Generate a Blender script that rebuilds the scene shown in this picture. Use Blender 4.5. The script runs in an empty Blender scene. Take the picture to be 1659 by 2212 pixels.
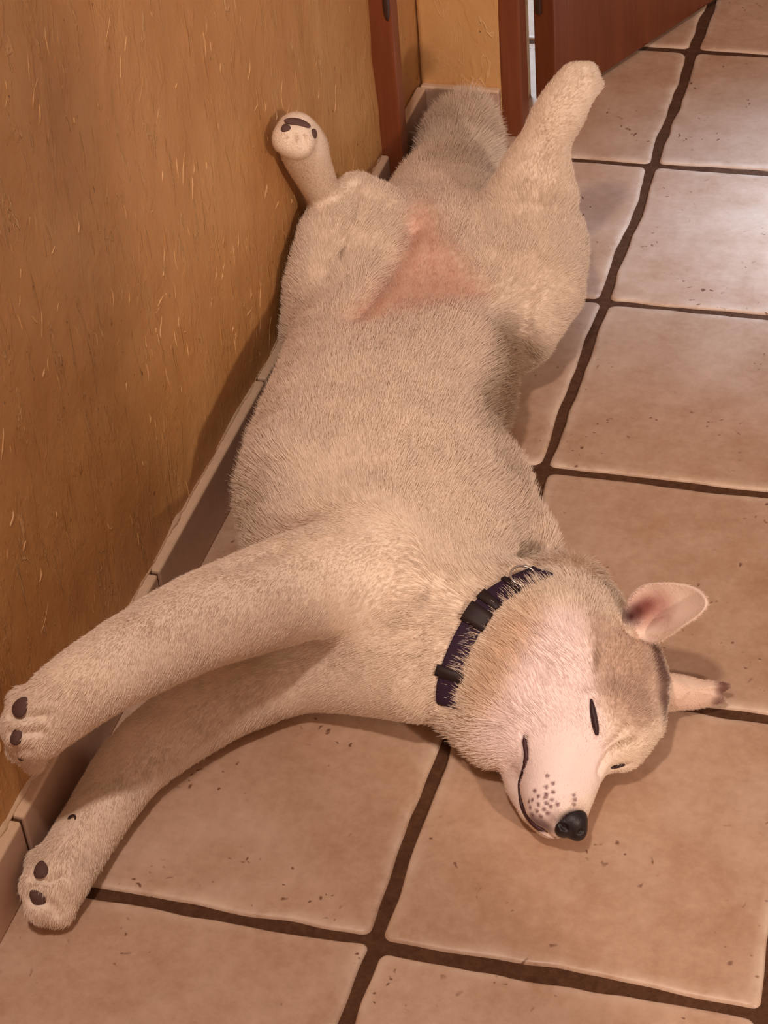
import bpy, bmesh, math, random
import numpy as np
from mathutils import Vector, Matrix
from mathutils.bvhtree import BVHTree

rng = np.random.default_rng(7)
random.seed(7)
scene = bpy.context.scene
COL = scene.collection

# ------------------------------------------------------------------ camera
W, H = 1659, 2212
FPX = 4351.657
PITCH, ROLL, YAW = 0.88647641, -0.09715699, 0.34234321
CAM = np.array([0.41627996, -1.03455438, 1.38388261])


def rotx(a):
    c, s = math.cos(a), math.sin(a)
    return np.array([[1, 0, 0], [0, c, -s], [0, s, c]])


def rotz(a):
    c, s = math.cos(a), math.sin(a)
    return np.array([[c, -s, 0], [s, c, 0], [0, 0, 1]])


CM = rotz(YAW) @ rotx(PITCH) @ rotz(ROLL)
cam_d = bpy.data.cameras.new('camera')
cam = bpy.data.objects.new('camera', cam_d)
COL.objects.link(cam)
m4 = Matrix([list(CM[i]) + [CAM[i]] for i in range(3)] + [[0, 0, 0, 1]])
cam.matrix_world = m4
cam_d.sensor_fit = 'VERTICAL'
cam_d.sensor_height = 24.0
cam_d.lens = FPX * 24.0 / H
cam_d.clip_start = 0.05
scene.camera = cam

# ------------------------------------------------------------------ light
scene.view_settings.view_transform = 'Standard'
scene.view_settings.look = 'None'
scene.view_settings.gamma = 1.0
scene.view_settings.exposure = -0.04
scene.view_settings.use_curve_mapping = False

world = bpy.data.worlds.new('world')
scene.world = world
world.use_nodes = True
bg = world.node_tree.nodes['Background']
bg.inputs[0].default_value = (1.0, 0.72, 0.60, 1)
bg.inputs[1].default_value = 0.37


def lamp(name, kind, loc, power, color, size, target=None, size_y=None):
    d = bpy.data.lights.new(name, kind)
    d.energy = power
    d.color = color
    if kind == 'AREA':
        d.shape = 'RECTANGLE' if size_y else 'SQUARE'
        d.size = size
        if size_y:
            d.size_y = size_y
    else:
        d.shadow_soft_size = size
    o = bpy.data.objects.new(name, d)
    o.location = loc
    if target is not None:
        v = Vector(target) - Vector(loc)
        o.rotation_euler = v.to_track_quat('-Z', 'Y').to_euler()
    COL.objects.link(o)
    return o


lamp('ceiling_lamp_light', 'POINT', (0.14, -0.78, 2.4), 104.0, (1.0, 0.80, 0.69), 0.07)
# added unseen warm light at the right, makes the left wall's shade band
lamp('added_side_light', 'POINT', (2.3, -1.75, 1.7), 210.0, (1.0, 0.76, 0.62), 0.06)
# daylight of the window in the next room, falling on the floor right of the door
dw = lamp('daylight_window_light', 'AREA', (1.35, 1.75, 1.15), 6.5, (0.42, 0.66, 1.0), 0.3, (0.56, 1.34, 0.0), 0.4)
dw.data.spread = math.radians(28)
# daylight behind the open door
db = lamp('daylight_behind_door_light', 'AREA', (-0.75, 2.5, 0.9), 4.0, (0.62, 0.80, 1.0), 0.5, (-0.17, 1.70, 0.0), 0.5)
db.data.spread = math.radians(70)

scene.cycles.use_denoising = True
scene.cycles.max_bounces = 6

# ------------------------------------------------------------------ measuring helpers


def ray(px, py):
    return CM @ np.array([(px - 829.5) / FPX, -(py - 1106) / FPX, -1.0])


def at(px, py, z=0.0):
    d = ray(px, py)
    return CAM + d * ((z - CAM[2]) / d[2])


def atx(px, py, X):
    d = ray(px, py)
    return CAM + d * ((X - CAM[0]) / d[0])


def aty(px, py, Y):
    d = ray(px, py)
    return CAM + d * ((Y - CAM[1]) / d[1])


# ------------------------------------------------------------------ object helpers
def tag(o, label=None, cat=None, group=None, kind=None):
    if label:
        o['label'] = label
    if cat:
        o['category'] = cat
    if group:
        o['group'] = group
    if kind:
        o['kind'] = kind
    return o


def link(name, me, mats, parent=None, smooth=True):
    o = bpy.data.objects.new(name, me)
    for m in (mats if isinstance(mats, (list, tuple)) else [mats]):
        me.materials.append(m)
    if smooth and len(me.polygons):
        me.polygons.foreach_set('use_smooth', np.ones(len(me.polygons), bool))
    COL.objects.link(o)
    if parent is not None:
        o.parent = parent
        o.matrix_parent_inverse = parent.matrix_world.inverted()
    return o


def np_mesh(name, V, F):
    me = bpy.data.meshes.new(name)
    V = np.asarray(V, np.float32)
    F = np.asarray(F, np.int32)
    n = F.shape[1]
    me.vertices.add(len(V))
    me.vertices.foreach_set('co', V.ravel())
    me.loops.add(F.size)
    me.loops.foreach_set('vertex_index', F.ravel())
    me.polygons.add(len(F))
    me.polygons.foreach_set('loop_start', np.arange(0, F.size, n, dtype=np.int32))
    me.update(calc_edges=True)
    me.validate()
    return me


def box_bm(bm, x0, x1, y0, y1, z0, z1, bevel=0.0, seg=2):
    r = bmesh.ops.create_cube(bm, size=1.0)
    vs = r['verts']
    for v in vs:
        v.co = Vector(((x0 + x1) / 2 + v.co.x * (x1 - x0), (y0 + y1) / 2 + v.co.y * (y1 - y0), (z0 + z1) / 2 + v.co.z * (z1 - z0)))
    if bevel:
        es = list({e for v in vs for e in v.link_edges})
        bmesh.ops.bevel(bm, geom=es, offset=bevel, segments=seg, affect='EDGES', profile=0.6)
    return vs


def bm_obj(name, bm, mats, parent=None, smooth=False):
    me = bpy.data.meshes.new(name)
    bmesh.ops.recalc_face_normals(bm, faces=bm.faces)
    bm.to_mesh(me)
    bm.free()
    return link(name, me, mats, parent, smooth)


def catmull(P, n):
    P = np.asarray(P, float)
    Q = np.vstack([2 * P[0] - P[1], P, 2 * P[-1] - P[-2]])
    out = []
    for i in range(len(P) - 1):
        p0, p1, p2, p3 = Q[i:i + 4]
        for t in np.linspace(0, 1, n, endpoint=False):
            out.append(0.5 * ((2 * p1) + (-p0 + p2) * t + (2 * p0 - 5 * p1 + 4 * p2 - p3) * t * t + (-p0 + 3 * p1 - 3 * p2 + p3) * t ** 3))
    out.append(P[-1])
    return np.array(out)


# ------------------------------------------------------------------ materials
class NT:
    def __init__(self, name):
        self.m = bpy.data.materials.new(name)
        self.m.use_nodes = True
        self.t = self.m.node_tree
        self.b = self.t.nodes['Principled BSDF']

    def n(self, typ, **kw):
        nd = self.t.nodes.new(typ)
        for k, v in kw.items():
            if k.startswith('i_'):
                key = k[2:]
                key = int(key) if key.isdigit() else key.replace('_', ' ')
                nd.inputs[key].default_value = v
            else:
                setattr(nd, k, v)
        return nd

    def l(self, a, b):
        self.t.links.new(a, b)

    def noise(self, vec, scale, detail=4, rough=0.55, dist=0.0):
        nd = self.n('ShaderNodeTexNoise')
        nd.inputs['Scale'].default_value = scale
        nd.inputs['Detail'].default_value = detail
        nd.inputs['Roughness'].default_value = rough
        nd.inputs['Distortion'].default_value = dist
        self.l(vec, nd.inputs['Vector'])
        return nd.outputs['Fac']

    def ramp(self, fac, stops, interp='LINEAR'):
        nd = self.n('ShaderNodeValToRGB')
        nd.color_ramp.interpolation = interp
        els = nd.color_ramp.elements
        while len(els) < len(stops):
            els.new(0.5)
        for e, (p, c) in zip(els, stops):
            e.position = p
            e.color = c if len(c) == 4 else (*c, 1)
        self.l(fac, nd.inputs[0])
        return nd.outputs[0]

    def mix(self, fac, a, b, mode='MIX'):
        nd = self.n('ShaderNodeMix', data_type='RGBA', blend_type=mode)
        for s, v in ((0, fac), (6, a), (7, b)):
            if hasattr(v, 'links') or hasattr(v, 'is_linked'):
                self.l(v, nd.inputs[s])
            elif s == 0:
                nd.inputs[0].default_value = v
            else:
                nd.inputs[s].default_value = (*v, 1) if len(v) == 3 else v
        return nd.outputs[2]

    def coords(self, scale=(1, 1, 1), rot=(0, 0, 0), loc=(0, 0, 0)):
        tc = self.n('ShaderNodeTexCoord')
        mp = self.n('ShaderNodeMapping')
        mp.inputs['Scale'].default_value = scale
        mp.inputs['Rotation'].default_value = rot
        mp.inputs['Location'].default_value = loc
        self.l(tc.outputs['Object'], mp.inputs['Vector'])
        return mp.outputs['Vector']

    def bump(self, h, strength, dist, prev=None):
        nd = self.n('ShaderNodeBump')
        nd.inputs['Strength'].default_value = strength
        nd.inputs['Distance'].default_value = dist
        self.l(h, nd.inputs['Height'])
        if prev is not None:
            self.l(prev, nd.inputs['Normal'])
        return nd.outputs['Normal']


def plain(name, color, rough=0.5, spec=0.5, bumpscale=0, bumpd=0.001):
    k = NT(name)
    k.b.inputs['Roughness'].default_value = rough
    k.b.inputs['Specular IOR Level'].default_value = spec
    v = k.coords()
    nz = k.noise(v, 60, 3)
    c = k.mix(nz, tuple(x * 0.85 for x in color), tuple(min(1, x * 1.12) for x in color))
    k.l(c, k.b.inputs['Base Color'])
    if bumpscale:
        k.l(k.bump(k.noise(v, bumpscale, 4), 0.6, bumpd), k.b.inputs['Normal'])
    return k.m


def mat_tile():
    k = NT('terracotta_tile')
    v = k.coords()
    at_ = k.n('ShaderNodeAttribute', attribute_name='tile_tint')
    n1 = k.noise(v, 3.2, 6, 0.6, 0.4)
    n2 = k.noise(v, 16, 5, 0.65)
    n3 = k.noise(v, 90, 4, 0.7)
    base = k.ramp(n1, [(0.36, (0.48, 0.295, 0.180)), (0.5, (0.55, 0.385, 0.262)), (0.64, (0.61, 0.465, 0.350))])
    c = k.mix(0.45, base, k.ramp(n2, [(0.36, (0.44, 0.27, 0.170)), (0.64, (0.66, 0.49, 0.370))]))
    c = k.mix(0.14, c, k.ramp(n3, [(0.35, (0.30, 0.16, 0.10)), (0.65, (0.78, 0.58, 0.45))]))
    # per-tile shade
    tint = k.ramp(at_.outputs['Fac'], [(0, (0.90, 0.86, 0.84)), (1, (1.06, 1.04, 1.05))])
    c = k.mix(1.0, c, tint, 'MULTIPLY')
    # worn pale rims
    rim = k.n('ShaderNodeAttribute', attribute_name='rim')
    rn = k.n('ShaderNodeMath', operation='MULTIPLY')
    k.l(rim.outputs['Fac'], rn.inputs[0])
    k.l(k.ramp(n2, [(0.38, (0.1, 0.1, 0.1)), (0.6, (0.75, 0.75, 0.75))]), rn.inputs[1])
    c = k.mix(rn.outputs[0], c, (0.72, 0.57, 0.44))
    # pits: small chips gathered in patches
    vor = k.n('ShaderNodeTexVoronoi')
    vor.inputs['Scale'].default_value = 75
    vn = k.n('ShaderNodeMixRGB', blend_type='ADD')
    vn.inputs[0].default_value = 0.035
    nc = k.n('ShaderNodeTexNoise')
    nc.inputs['Scale'].default_value = 45
    k.l(v, nc.inputs['Vector'])
    k.l(v, vn.inputs[1])
    k.l(nc.outputs['Color'], vn.inputs[2])
    k.l(vn.outputs[0], vor.inputs['Vector'])
    spot = k.ramp(vor.outputs['Distance'], [(0.10, (1, 1, 1)), (0.20, (0, 0, 0))])
    patch = k.ramp(k.noise(v, 11, 2), [(0.53, (0, 0, 0)), (0.60, (1, 1, 1))])
    pit = k.mix(1.0, spot, patch, 'MULTIPLY')
    c = k.mix(pit, c, (0.20, 0.10, 0.06))
    k.l(c, k.b.inputs['Base Color'])
    k.l(k.ramp(n2, [(0.3, (0.34, 0.34, 0.34)), (0.7, (0.50, 0.50, 0.50))]), k.b.inputs['Roughness'])
    k.b.inputs['Specular IOR Level'].default_value = 0.5
    nrm = k.bump(k.noise(v, 7, 4, 0.5), 0.5, 0.004)
    nrm = k.bump(n3, 0.35, 0.0006, nrm)
    nrm = k.bump(pit, -0.8, 0.0012, nrm)
    k.l(nrm, k.b.inputs['Normal'])
    return k.m


def mat_grout():
    k = NT('brown_grout')
    v = k.coords()
    n = k.noise(v, 120, 5, 0.7)
    k.l(k.ramp(n, [(0.3, (0.070, 0.032, 0.017)), (0.7, (0.125, 0.060, 0.033))]), k.b.inputs['Base Color'])
    k.b.inputs['Roughness'].default_value = 0.95
    k.b.inputs['Specular IOR Level'].default_value = 0.1
    k.l(k.bump(n, 0.8, 0.001), k.b.inputs['Normal'])
    return k.m


def mat_plaster(name, cols, amp=1.0):
    k = NT(name)
    v = k.coords()
    vs = k.coords(scale=(1, 1.0, 0.36), rot=(0.22, 0, 0))
    cloud = k.noise(v, 2.6, 5, 0.6, 0.5)
    c = k.ramp(cloud, [(0.30, cols[0]), (0.50, cols[1]), (0.72, cols[2])])
    streak = k.noise(vs, 26, 5, 0.6, 0.8)
    fine = k.noise(v, 160, 4, 0.65)
    c = k.mix(0.25, c, k.ramp(streak, [(0.35, cols[0]), (0.65, cols[2])]))
    # trowel marks: lapped edges and short strokes, gathered in patches
    vw = k.coords(scale=(1, 1.5, 0.6), rot=(0.35, 0, 0), loc=(3, 1, 2))
    w = k.noise(vw, 20, 5, 0.6, 0.4)
    ridge = k.ramp(w, [(0.53, (0, 0, 0)), (0.575, (1, 1, 1)), (0.70, (0.4, 0.4, 0.4))])
    vw2 = k.coords(scale=(1, 3.0, 0.40), rot=(0.15, 0, 0), loc=(7, 4, 1))
    w2 = k.noise(vw2, 34, 2, 0.5, 0.3)
    ridge2 = k.ramp(w2, [(0.66, (0, 0, 0)), (0.72, (1, 1, 1))])
    # stroke highlights put into the colour as paler lines, and a few dark pits
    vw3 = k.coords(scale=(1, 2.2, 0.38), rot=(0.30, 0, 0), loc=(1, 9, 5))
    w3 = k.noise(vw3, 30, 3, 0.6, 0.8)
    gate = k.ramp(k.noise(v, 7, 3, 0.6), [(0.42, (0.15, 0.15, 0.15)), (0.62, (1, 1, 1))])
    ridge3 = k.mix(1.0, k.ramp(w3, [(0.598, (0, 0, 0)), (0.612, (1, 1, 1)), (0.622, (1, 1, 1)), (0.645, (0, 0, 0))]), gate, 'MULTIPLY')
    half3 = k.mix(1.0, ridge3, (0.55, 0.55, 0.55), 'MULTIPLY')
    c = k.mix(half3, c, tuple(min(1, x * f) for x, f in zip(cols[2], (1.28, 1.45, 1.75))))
    w4 = k.noise(k.coords(scale=(1, 1.6, 0.8), loc=(4, 2, 8)), 85, 3, 0.55)
    pit = k.ramp(w4, [(0.715, (0, 0, 0)), (0.735, (1, 1, 1))])
    c = k.mix(pit, c, tuple(x * 0.45 for x in cols[0]))
    k.l(c, k.b.inputs['Base Color'])
    k.b.inputs['Roughness'].default_value = 0.50
    k.b.inputs['Specular IOR Level'].default_value = 0.22
    nrm = k.bump(k.noise(v, 6, 3, 0.5), 0.7, 0.010 * amp)
    nrm = k.bump(streak, 0.5, 0.0022 * amp, nrm)
    nrm = k.bump(ridge, 0.6, 0.0008 * amp, nrm)
    nrm = k.bump(ridge2, 0.8, 0.0012 * amp, nrm)
    nrm = k.bump(ridge3, 0.9, 0.0016 * amp, nrm)
    nrm = k.bump(fine, 0.7, 0.0008 * amp, nrm)
    nrm = k.bump(k.noise(v, 55, 3, 0.6), 0.6, 0.0012 * amp, nrm)
    k.l(nrm, k.b.inputs['Normal'])
    return k.m


def mat_wood(name, dark, light, rough=0.4):
    k = NT(name)
    vs = k.coords(scale=(9, 9, 0.7))
    n1 = k.noise(vs, 6, 6, 0.6, 0.6)
    n2 = k.noise(k.coords(scale=(50, 50, 2)), 5, 3, 0.6)
    c = k.mix(0.3, k.ramp(n1, [(0.3, dark), (0.7, light)]), k.ramp(n2, [(0.35, dark), (0.65, light)]))
    k.l(c, k.b.inputs['Base Color'])
    k.b.inputs['Roughness'].default_value = rough
    k.l(k.bump(n2, 0.15, 0.0005), k.b.inputs['Normal'])
    return k.m


M_TILE = mat_tile()
M_GROUT = mat_grout()
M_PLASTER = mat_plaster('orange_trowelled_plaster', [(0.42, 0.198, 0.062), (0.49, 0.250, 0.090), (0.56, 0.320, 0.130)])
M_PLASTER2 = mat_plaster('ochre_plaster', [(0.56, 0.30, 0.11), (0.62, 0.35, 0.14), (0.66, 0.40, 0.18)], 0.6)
M_WOOD = mat_wood('red_brown_varnished_wood', (0.16, 0.040, 0.014), (0.23, 0.065, 0.024))
M_SKIRT = plain('skirting_stone', (0.50, 0.33, 0.24), 0.5, 0.4, 40, 0.0008)
M_SKIRT_TOP = plain('skirting_pale_rim', (0.66, 0.48, 0.33), 0.5, 0.4, 60, 0.0008)
M_IRON = plain('dark_iron', (0.05, 0.02, 0.012), 0.45)

# ------------------------------------------------------------------ floor
TS = 0.336
G = 0.0125
XW = -0.320       # face of the skirting tiles
XP = -0.331       # plaster face
YB = 1.379        # face of the far skirting


def tile_mesh(nx, ny, origin, exclude=None):
    """rustic tiles with wavy worn edges, grout bed under them"""
    V, F, MI, tint, rim = [], [], [], [], []
    R = 44
    offs = [(0.0, -0.0045), (0.0012, -0.0018), (0.003, -0.0005), (0.0065, 0.0), (0.014, 0.0)]
    rimv = [0.3, 0.9, 1.0, 0.6, 0.0]
    for ix in nx:
        for iy in ny:
            x0, x1 = ix * TS + G / 2, (ix + 1) * TS - G / 2
            y0, y1 = iy * TS + G / 2, (iy + 1) * TS - G / 2
            cx, cy = (x0 + x1) / 2, (y0 + y1) / 2
            hx, hy = (x1 - x0) / 2, (y1 - y0) / 2
            # perimeter of a rounded square
            pts = []
            cr = 0.008
            for q, (sx, sy) in enumerate([(1, -1), (1, 1), (-1, 1), (-1, -1)]):
                a0 = -math.pi / 2 + q * math.pi / 2
                for t in np.linspace(0, 1, 5):
                    a = a0 + t * math.pi / 2
                    pts.append((cx + sx * (hx - cr) + cr * math.cos(a), cy + sy * (hy - cr) + cr * math.sin(a)))
                nxt = [(1, 1), (-1, 1), (-1, -1), (1, -1)][q]
                a1 = a0 + math.pi / 2
                pe = (cx + nxt[0] * (hx - cr) + cr * math.cos(a1), cy + nxt[1] * (hy - cr) + cr * math.sin(a1))
                ps = pts[-1]
                for t in np.linspace(0, 1, R + 2)[1:-1]:
                    pts.append((ps[0] + (pe[0] - ps[0]) * t, ps[1] + (pe[1] - ps[1]) * t))
            P = np.array(pts)
            n = len(P)
            d = np.array([cx, cy]) - P
            d /= np.linalg.norm(d, axis=1)[:, None]
            # inward normal approx by side
            inn = np.zeros_like(P)
            inn[:, 0] = np.where(np.abs(P[:, 0] - cx) / hx > np.abs(P[:, 1] - cy) / hy, -np.sign(P[:, 0] - cx), 0)
            inn[:, 1] = np.where(inn[:, 0] == 0, -np.sign(P[:, 1] - cy), 0)
            k = rng.normal(0, 1, n)
            kern = np.exp(-np.linspace(-2, 2, 11) ** 2)
            wv = np.convolve(np.r_[k, k, k], kern / kern.sum(), 'same')[n:2 * n]
            kern2 = np.exp(-np.linspace(-2, 2, 41) ** 2)
            wv2 = np.convolve(np.r_[k, k, k], kern2 / kern2.sum(), 'same')[n:2 * n]
            wob = 0.0019 * wv + 0.0045 * wv2
            base = len(V)
            tt = rng.random()
            for (o, z), rv in zip(offs, rimv):
                sh = o + wob * (1 if o < 0.01 else 0.3)
                Q = np.array([cx, cy]) + (P - np.array([cx, cy])) * (1 - sh[:, None] / np.array([hx, hy]))
                for q in Q:
                    V.append((q[0], q[1], z))
                    tint.append(tt)
                    rim.append(rv)
            nr = len(offs)
            for r in range(nr - 1):
                for i in range(n):
                    j = (i + 1) % n
                    F.append((base + r * n + i, base + r * n + j, base + (r + 1) * n + j, base + (r + 1) * n + i))
                    MI.append(0)
            F.append(tuple(base + (nr - 1) * n + i for i in range(n)))
            MI.append(0)
    b = len(V)
    x0, x1 = min(nx) * TS, (max(nx) + 1) * TS
    y0, y1 = min(ny) * TS, (max(ny) + 1) * TS
    V += [(x0, y0, -0.0036), (x1, y0, -0.0036), (x1, y1, -0.0036), (x0, y1, -0.0036)]
    tint += [0] * 4
    rim += [0] * 4
    F.append((b, b + 1, b + 2, b + 3))
    MI.append(1)
    me = bpy.data.meshes.new('floor')
    me.from_pydata(V, [], F)
    me.polygons.foreach_set('material_index', MI)
    for nm, dat in (('tile_tint', tint), ('rim', rim)):
        a = me.attributes.new(nm, 'FLOAT', 'POINT')
        a.data.foreach_set('value', np.array(dat, np.float32))
    me.update()
    return me


fl = link('floor', tile_mesh(range(-1, 5), range(-2, 10), None), [M_TILE, M_GROUT])
tag(fl, kind='structure', label='beige terracotta floor tiles with dark brown grout')


# ------------------------------------------------------------------ walls
def wall_grid(name, origin, u, v, nu, nv, mat, amp, ragged=0.0):
    """plaster slab, its front face a grid with a little real unevenness"""
    o = np.array(origin, float)
    u = np.array(u, float)
    v = np.array(v, float)
    nrm = np.cross(u, v)
    nrm /= np.linalg.norm(nrm)
    a = np.linspace(0, 1, nu)
    b = np.linspace(0, 1, nv)
    A, B = np.meshgrid(a, b, indexing='ij')
    Lu, Lv = np.linalg.norm(u), np.linalg.norm(v)
    hgt = np.zeros_like(A)
    for f, am in ((2.2, .0028), (5, .0016), (11, .0008), (23, .0004)):
        for _ in range(3):
            th = rng.random() * 6.28
            ph = rng.random() * 6.28
            hgt += am * np.sin(f * 6.28 * (A * Lu * math.cos(th) + B * Lv * math.sin(th)) + ph) / 3
    Pm = o + A[..., None] * u + B[..., None] * v + (hgt * amp)[..., None] * nrm
    if ragged:
        Pm[:, 0, :] += (rng.normal(0, ragged, nu))[:, None] * (v / Lv)
    V = Pm.reshape(-1, 3)
    idx = np.arange(nu * nv).reshape(nu, nv)
    F = np.stack([idx[:-1, :-1], idx[1:, :-1], idx[1:, 1:], idx[:-1, 1:]], -1).reshape(-1, 4).tolist()
    # back and sides
    bk = Pm - nrm * 0.12
    n0 = len(V)
    rimi = list(idx[:, 0]) + list(idx[-1, 1:]) + list(idx[-2::-1, -1]) + list(idx[0, -2:0:-1])
    V = np.vstack([V, bk.reshape(-1, 3)[rimi]])
    m = len(rimi)
    for i in range(m):
        j = (i + 1) % m
        F.append((int(rimi[j]), int(rimi[i]), n0 + i, n0 + j))
    F.append(tuple(range(n0 + m - 1, n0 - 1, -1)))
    me = bpy.data.meshes.new(name)
    me.from_pydata([tuple(x) for x in V], [], [tuple(int(q) for q in f) for f in F])
    return link(name, me, mat)


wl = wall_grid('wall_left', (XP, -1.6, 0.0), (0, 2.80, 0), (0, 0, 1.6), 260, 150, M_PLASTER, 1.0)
tag(wl, kind='structure')

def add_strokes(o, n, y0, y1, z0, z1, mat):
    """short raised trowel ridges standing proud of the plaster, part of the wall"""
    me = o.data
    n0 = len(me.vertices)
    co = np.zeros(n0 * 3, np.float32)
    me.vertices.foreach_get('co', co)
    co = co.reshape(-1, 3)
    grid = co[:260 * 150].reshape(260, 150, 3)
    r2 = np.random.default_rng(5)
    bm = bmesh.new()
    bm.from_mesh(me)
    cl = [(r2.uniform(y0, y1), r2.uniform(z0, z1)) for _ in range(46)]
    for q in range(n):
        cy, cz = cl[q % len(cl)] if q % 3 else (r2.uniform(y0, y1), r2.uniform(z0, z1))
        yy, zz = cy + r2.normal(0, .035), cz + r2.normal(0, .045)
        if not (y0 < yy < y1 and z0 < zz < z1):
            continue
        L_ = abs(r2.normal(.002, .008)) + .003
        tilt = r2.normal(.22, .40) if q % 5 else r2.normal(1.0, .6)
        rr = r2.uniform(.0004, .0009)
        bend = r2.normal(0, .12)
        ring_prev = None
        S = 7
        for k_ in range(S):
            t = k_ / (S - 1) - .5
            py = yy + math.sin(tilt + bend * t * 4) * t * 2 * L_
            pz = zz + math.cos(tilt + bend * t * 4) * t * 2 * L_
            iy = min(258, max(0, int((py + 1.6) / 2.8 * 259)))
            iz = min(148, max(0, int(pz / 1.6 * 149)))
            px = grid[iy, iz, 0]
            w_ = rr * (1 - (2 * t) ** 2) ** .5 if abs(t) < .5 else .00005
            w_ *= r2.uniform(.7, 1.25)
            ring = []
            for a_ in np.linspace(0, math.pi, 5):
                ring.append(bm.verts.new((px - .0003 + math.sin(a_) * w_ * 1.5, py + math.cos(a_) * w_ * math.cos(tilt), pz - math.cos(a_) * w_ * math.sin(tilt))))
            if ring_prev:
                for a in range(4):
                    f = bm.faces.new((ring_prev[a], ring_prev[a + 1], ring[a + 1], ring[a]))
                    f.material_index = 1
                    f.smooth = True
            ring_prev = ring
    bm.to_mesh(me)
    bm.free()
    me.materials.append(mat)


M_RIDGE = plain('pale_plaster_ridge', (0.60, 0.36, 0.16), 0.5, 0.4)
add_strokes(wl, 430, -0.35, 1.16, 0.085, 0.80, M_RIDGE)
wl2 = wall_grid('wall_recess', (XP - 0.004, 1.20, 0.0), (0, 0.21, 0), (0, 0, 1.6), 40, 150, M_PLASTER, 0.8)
tag(wl2, kind='structure')
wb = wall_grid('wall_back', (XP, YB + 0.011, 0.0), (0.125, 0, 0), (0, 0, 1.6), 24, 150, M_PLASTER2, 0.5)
tag(wb, kind='structure')

# ------------------------------------------------------------------ skirting


def skirting(name, segs):
    """segs: list of (x0,x1,y0,y1,axis) boxes; body plus pale rounded top rim"""
    bm = bmesh.new()
    for (x0, x1, y0, y1) in segs:
        vs = box_bm(bm, x0, x1, y0, y1, 0.0, 0.0745, 0.0035, 3)
    for f in bm.faces:
        c = f.calc_center_median()
        f.material_index = 1 if c.z > 0.0705 else 0
    return bm_obj(name, bm, [M_SKIRT, M_SKIRT_TOP])


segs = []
y = -1.6
joints = [-1.344, -1.008, -0.672, -0.336, 0.006, 0.342, 0.678, 1.014]
ys = [-1.6] + joints + [1.19]
for a, b in zip(ys[:-1], ys[1:]):
    segs.append((XP - 0.004, XW, a + 0.0025, b - 0.0025))
bl = skirting('baseboard_left', segs)
tag(bl, kind='structure')
tag(skirting('baseboard_recess', [(XP - 0.004, XW - 0.002, 1.218, YB - 0.001)]), kind='structure')
tag(skirting('baseboard_back', [(XP, -0.2190, YB, YB + 0.012)]), kind='structure')
bm = bmesh.new()
box_bm(bm, XP - 0.004, XW - 0.003, -1.6, 1.19, 0.0, 0.070)
tag(bm_obj('trim_1', bm, M_GROUT), kind='structure', label='dark grout bed behind the left skirting tiles')

# ragged plaster lip over the skirting
lip_y = np.arange(-0.6, 1.19, 0.004)
kk = rng.normal(0, 1, len(lip_y))
kk = np.convolve(kk, np.ones(4) / 4, 'same')
Vv, Ff = [], []
for i, yy in enumerate(lip_y):
    w = 0.0008 + 0.0022 * abs(kk[i])
    for (dx, dz) in ((-0.003, 0.072), (w, 0.0742), (w * 0.8, 0.0765 + 0.001 * kk[i]), (-0.003, 0.080 + 0.002 * kk[i])):
        Vv.append((XP + dx, yy + 0.001 * kk[i], dz))
for i in range(len(lip_y) - 1):
    for j in range(3):
        a = i * 4 + j
        Ff.append((a, a + 4, a + 5, a + 1))
tag(link('trim_2', np_mesh('trim_2', Vv, Ff), M_SKIRT_TOP), kind='structure', label='ragged plaster edge above the left skirting')

# ------------------------------------------------------------------ wooden frames
# post of the first doorway, on the left wall
POST_Y0, POST_Y1 = 1.190, 1.218
bm = bmesh.new()
box_bm(bm, XP - 0.05, XW + 0.018, 1.188, 1.216, 0.0, 1.6, 0.003)
post = bm_obj('trim_3', bm, M_WOOD)
tag(post, kind='structure', label='narrow red brown wooden post on the left wall')

bm = bmesh.new()
box_bm(bm, -0.2185, -0.189, YB + 0.010, YB + 0.050, 0.0, 1.6, 0.003)
jamb = bm_obj('trim_4', bm, M_WOOD)
tag(jamb, kind='structure', label='red brown wooden door jamb beside the back wall')

# door leaf, hinged past the jamb, standing open
hx, hy = at(1201, 241)[:2]
dvec = Vector((0.02 - hx, 1.85 - hy, 0)).normalized()
ang = math.atan2(dvec.y, dvec.x)
door = bpy.data.objects.new('door_1', None)
door.location = (hx, hy, 0)
door.rotation_euler = (0, 0, ang)
COL.objects.link(door)
tag(door, 'red brown wooden door standing open behind the white dog', 'door', kind='structure')
bpy.context.view_layer.update()


def door_part(name, boxes, mat, bev=0.003):
    bm = bmesh.new()
    for b in boxes:
        box_bm(bm, *b, bev)
    me = bpy.data.meshes.new(name)
    bmesh.ops.recalc_face_normals(bm, faces=bm.faces)
    bm.to_mesh(me)
    bm.free()
    o = bpy.data.objects.new(name, me)
    me.materials.append(mat)
    COL.objects.link(o)
    o.parent = door
    return o


M_WOOD_D = mat_wood('dark_door_wood', (0.13, 0.032, 0.011), (0.19, 0.052, 0.019))
door_part('stile', [(0, 0.032, 0, 0.036, 0.008, 1.6)], M_WOOD_D)
door_part('panel', [(0.034, 0.80, 0.003, 0.033, 0.008, 1.6)], M_WOOD_D)
door_part('hinge', [(-0.006, 0.002, 0.020, 0.029, aty(1163, 35, 1.47)[2], 0.30)], M_IRON, 0.003)

# small dark hinge knuckle on the post
bm = bmesh.new()
bmesh.ops.create_uvsphere(bm, u_segments=16, v_segments=12, radius=1.0, matrix=Matrix.Translation((XW + 0.012, 1.188, aty(822, 10, 1.188)[2])) @ Matrix.Diagonal((0.0045, 0.004, 0.022, 1)))
hp = bm_obj('hinge', bm, M_IRON, post, True)

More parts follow.
